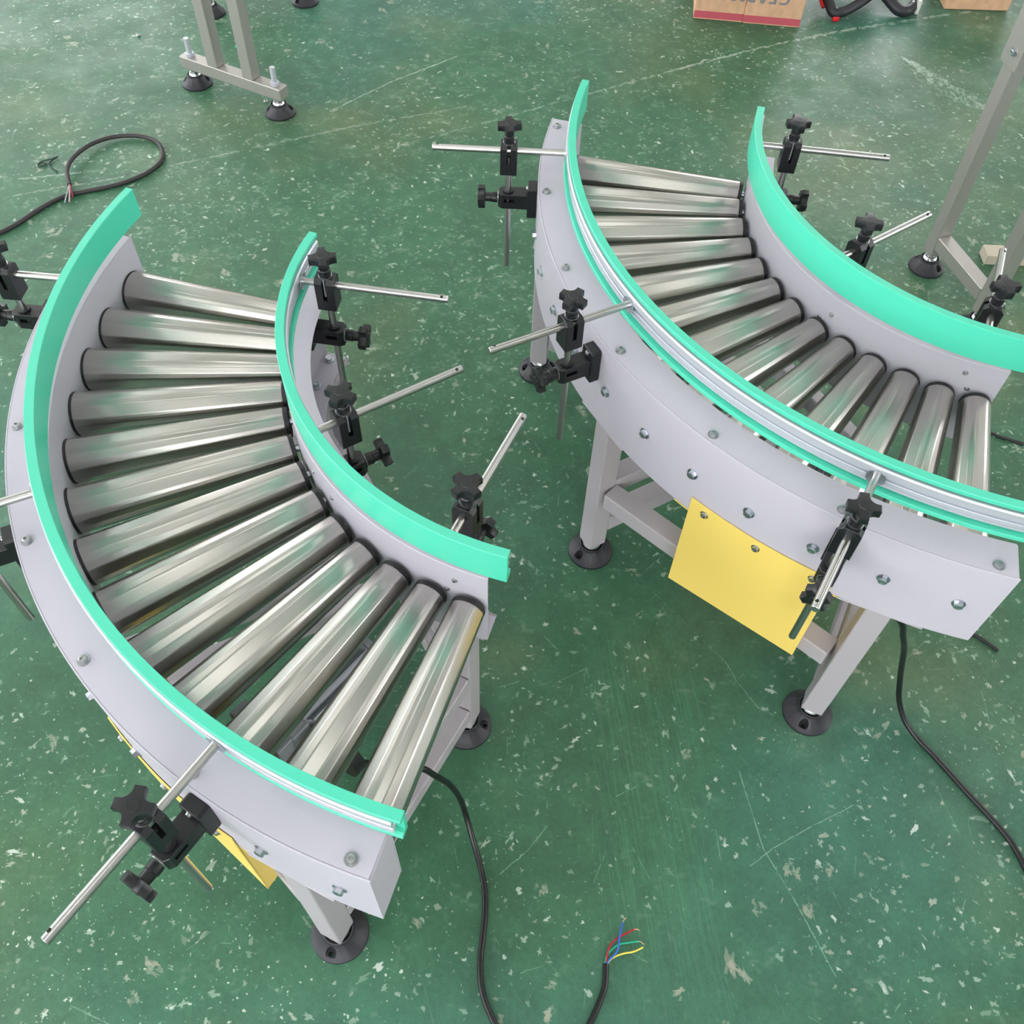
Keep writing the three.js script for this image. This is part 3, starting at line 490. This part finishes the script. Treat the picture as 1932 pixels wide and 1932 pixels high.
{
  const a = Math.atan2(-2.72 + 2.868, -0.778 + 1.074);
  teeStand('stainless tee stand with two square uprights on a foot bar, behind the left conveyor', -0.926, -2.794, -a, [-0.062, 0.075]);
  teeStand('second stainless tee stand farther back at the top picture edge, only its black feet showing', -0.971, -3.374, Math.atan2(3.423 - 3.325, 1.116 - 0.826) , [-0.05, 0.07]);
  // square-tube stand on the right
  const d = [0.29, 0.957], t = thing('machine_stand', 'stainless square tube machine stand with a lower side rail, behind the right conveyor', 'stand', [1.113, 0, -2.098], -Math.atan2(d[1], d[0]));
  t.quaternion.premultiply(new THREE.Quaternion().setFromAxisAngle(new THREE.Vector3(0, 0, 1), 0.028));   // leans a little
  obj('upright', bar(-0.019, 0.019, 0.052, 0.70, -0.019, 0.019, 0.003), M.steel, t); footUnder(t, 0, 0, 0.44);
  obj('upright', bar(0.247 - 0.019, 0.247 + 0.019, 0.052, 0.70, -0.019, 0.019, 0.003), M.steel, t); footUnder(t, 0.247, 0, 0.9);
  obj('side_rail', bar(0.019, 0.228, 0.080, 0.118, -0.019, 0.019, 0.003), M.steel, t);
  obj('top_rail', bar(-0.03, 0.29, 0.70, 0.745, -0.022, 0.022, 0.003), M.steel, t);
  obj('joint_plate', [bar(-0.030, 0.030, 0.575, 0.70, -0.0225, -0.0195, 0.001), bar(-0.030, 0.030, 0.575, 0.70, 0.0195, 0.0225, 0.001)], M.steel, t);
  obj('bolt', hexBolt, M.zinc, t).position.set(0, 0, 0); { const b = t.children[t.children.length - 1]; b.position.set(0.004, 0.61, 0.0225); b.rotation.x = Math.PI / 2; }
}
// ---------------------------------------------------------------- cardboard boxes, tool, scraps
const kraft = (() => { const w = 256, d = new Uint8Array(w * w * 4), n = noise2(61), m = noise2(62); for (let j = 0; j < w; j++) for (let i = 0; i < w; i++) { const v = 0.95 + 0.08 * (n(i / 20, j / 20) - 0.5) + 0.05 * (m(i * 0.7, j * 0.15) - 0.5), k = (j * w + i) * 4; d[k] = 214 * v; d[k + 1] = 172 * v; d[k + 2] = 138 * v; d[k + 3] = 255; } const t = new THREE.DataTexture(d, w, w); t.colorSpace = THREE.SRGBColorSpace; t.wrapS = t.wrapT = THREE.RepeatWrapping; t.magFilter = THREE.LinearFilter; t.needsUpdate = true; return new THREE.MeshStandardMaterial({ map: t, roughness: 0.85 }); })();
const font = await new FontLoader().loadAsync('fonts/droid/droid_sans_bold.typeface.json');
{
  const p = [0.577, -3.423], q = [0.951, -3.388], L = Math.hypot(q[0] - p[0], q[1] - p[1]), a = Math.atan2(q[1] - p[1], q[0] - p[0]);
  const t = thing('cardboard_box', 'tan cardboard box with a red bottom stripe and upside-down grey lettering', 'box', [(p[0] + q[0]) / 2, 0, (p[1] + q[1]) / 2], -a);
  // front panel in two halves meeting at a shallow crease
  const c = -0.013; obj('carton', [bar(-L / 2, c, 0.001, 0.30, -0.30, 0.0, 0.002), bar(c + 0.0008, L / 2, 0.001, 0.30, -0.30, 0.0035, 0.002), bar(-L / 2 + 0.002, L / 2 - 0.002, 0.296, 0.3012, -0.298, -0.153, 0.001), bar(-L / 2 + 0.002, L / 2 - 0.002, 0.296, 0.3012, -0.147, 0.001, 0.001)], kraft, t);
  const red = new THREE.MeshStandardMaterial({ color: '#b9525f', roughness: 0.85 });
  obj('stripe', [bar(-L / 2 + 0.0005, c, 0.006, 0.030, 0.0001, 0.0006, 0), bar(c + 0.001, L / 2 - 0.0005, 0.006, 0.030, 0.0034, 0.0041, 0)], red, t);
  const ink = new THREE.MeshStandardMaterial({ color: '#7c7d84', roughness: 0.9 });
  const f = font.generateShapes('GEARMOTOR', 0.040); const tg = new THREE.ExtrudeGeometry(f, { depth: 0.0004, bevelEnabled: false, curveSegments: 4 }); tg.computeBoundingBox(); tg.scale(1.08, 1, 1);
  const lt = obj('lettering', tg, ink, t); lt.rotation.z = Math.PI; lt.position.set(0.137, 0.114, 0.0037);
  const p2 = [1.509, -3.564], q2 = [1.746, -3.568];
  const t2 = thing('cardboard_box', 'plain brown cardboard box at the top right edge of the floor', 'box', [(p2[0] + q2[0]) / 2, 0, (p2[1] + q2[1]) / 2], 0.017 + 0.0);
  obj('carton', [bar(-0.1185, 0.1185, 0.001, 0.20, -0.22, 0, 0.004), bar(-0.117, 0.117, 0.197, 0.2012, -0.109, 0.001, 0.001), bar(-0.117, 0.117, 0.197, 0.2012, -0.219, -0.112, 0.001)], kraft, t2);
  obj('packing_tape', [bar(-0.1188, 0.1188, 0.2009, 0.2016, -0.135, -0.086, 0)], new THREE.MeshStandardMaterial({ color: '#b58d63', roughness: 0.35 }), t2);
}
{
  const red = new THREE.MeshPhysicalMaterial({ color: '#d3242a', roughness: 0.4 }), blk = new THREE.MeshStandardMaterial({ color: '#26262e', roughness: 0.45 });
  const t = thing('tripod_tool', 'black and red tool lying on the floor between the two cardboard boxes', 'tool', [1.22, 0, -3.54]);
  const o = (x, y, z) => [x - 1.22, y, z + 3.54];
  obj('front_arm', tube([o(1.045, 0.075, -3.56), o(1.062, 0.045, -3.50), o(1.082, 0.022, -3.462), o(1.11, 0.024, -3.463), o(1.17, 0.036, -3.50), o(1.235, 0.048, -3.56), o(1.27, 0.055, -3.60)], 0.017, 60, 10), blk, t);
  obj('rear_arm', tube([o(1.19, 0.09, -3.68), o(1.24, 0.07, -3.60), o(1.285, 0.042, -3.545), o(1.325, 0.022, -3.498), o(1.352, 0.020, -3.500), o(1.385, 0.024, -3.535), o(1.40, 0.03, -3.56)], 0.019, 60, 10), blk, t);
  obj('body', [box(0.16, 0.11, 0.13, 0.0, 0.115, -0.12, 0.02), box(0.09, 0.06, 0.08, 0.02, 0.07, -0.09, 0.015)], blk, t);
  obj('grip_ring', tube([o(1.052, 0.020, -3.50), o(1.040, 0.045, -3.535), o(1.045, 0.075, -3.56), o(1.075, 0.078, -3.565), o(1.105, 0.055, -3.545), o(1.107, 0.04, -3.53)], 0.0075, 40, 8), red, t);
  obj('red_collar', box(0.05, 0.04, 0.05, -0.03, 0.085, -0.045, 0.008), red, t);
  obj('red_button', box(0.032, 0.022, 0.022, 0.062, 0.060, -0.028, 0.007), red, t);
  obj('red_tip', box(0.022, 0.016, 0.018, -0.129, 0.0085, 0.092, 0.004), red, t);
  obj('silver_tube', tube([o(1.085, 0.05, -3.55), o(1.075, 0.12, -3.62), o(1.06, 0.20, -3.70)], 0.014, 20, 12), M.alu, t);
  obj('clear_pad', box(0.016, 0.05, 0.075, 0.176, 0.026, -0.01, 0.004), new THREE.MeshPhysicalMaterial({ color: '#cfd3cb', roughness: 0.3 }), t);
  for (const [x, y, z] of [[1.088, 0.041, -3.456], [1.30, 0.052, -3.53], [1.372, 0.045, -3.518]]) { const b = obj('rivet', panScrew, M.chrome, t); b.scale.setScalar(0.55); b.position.set(...o(x, y, z)); }
}
single('wooden_batten', box(0.30, 0.03, 0.05, 1.428, 0.0155, -2.145, 0.002), new THREE.MeshStandardMaterial({ color: '#b9b09f', roughness: 0.8 }), 'pale wooden batten on the floor behind the right machine stand', 'wood');
{
  single('thread_scrap', tube([[-1.437, 0.002, -2.40], [-1.425, 0.004, -2.408], [-1.412, 0.003, -2.402], [-1.42, 0.004, -2.392], [-1.435, 0.003, -2.395], [-1.43, 0.005, -2.41], [-1.405, 0.005, -2.425], [-1.39, 0.004, -2.44], [-1.405, 0.003, -2.41], [-1.39, 0.002, -2.385], [-1.37, 0.002, -2.37]], 0.0018, 80, 6), new THREE.MeshStandardMaterial({ color: '#1d3a30', roughness: 0.8 }), 'small dark tangled thread on the floor left of the cable loop', 'scrap');
  const nut = lathe([[0.0022, 0], [0.0062, 0], [0.0066, 0.003], [0.0040, 0.0075], [0.0022, 0.006]], 12);
  const spots = [[138 / 1, 442, 'bright metal washer on the floor just left of the left green rail end'], [483, 185, 'bright metal nut on the floor below the tee stand foot bar'], [230, 61, 'small white crumb on the floor left of the tee stand uprights']];
  const W = [[-1.194, -2.045], [-0.836, -2.78], [-1.34, -3.15]];
  W.forEach(([x, z], i) => { const m = single('metal_nut', nut, M.chrome, spots[i][2], 'nut'); m.position.set(x, 0, z); m.rotation.y = i; });
  single('plastic_scrap', box(0.018, 0.006, 0.012, -0.99, 0.0035, -3.10, 0.002), M.green, 'tiny bright green plastic scrap on the floor between the two tee stand uprights', 'scrap');
}
renderer.render(scene, camera);
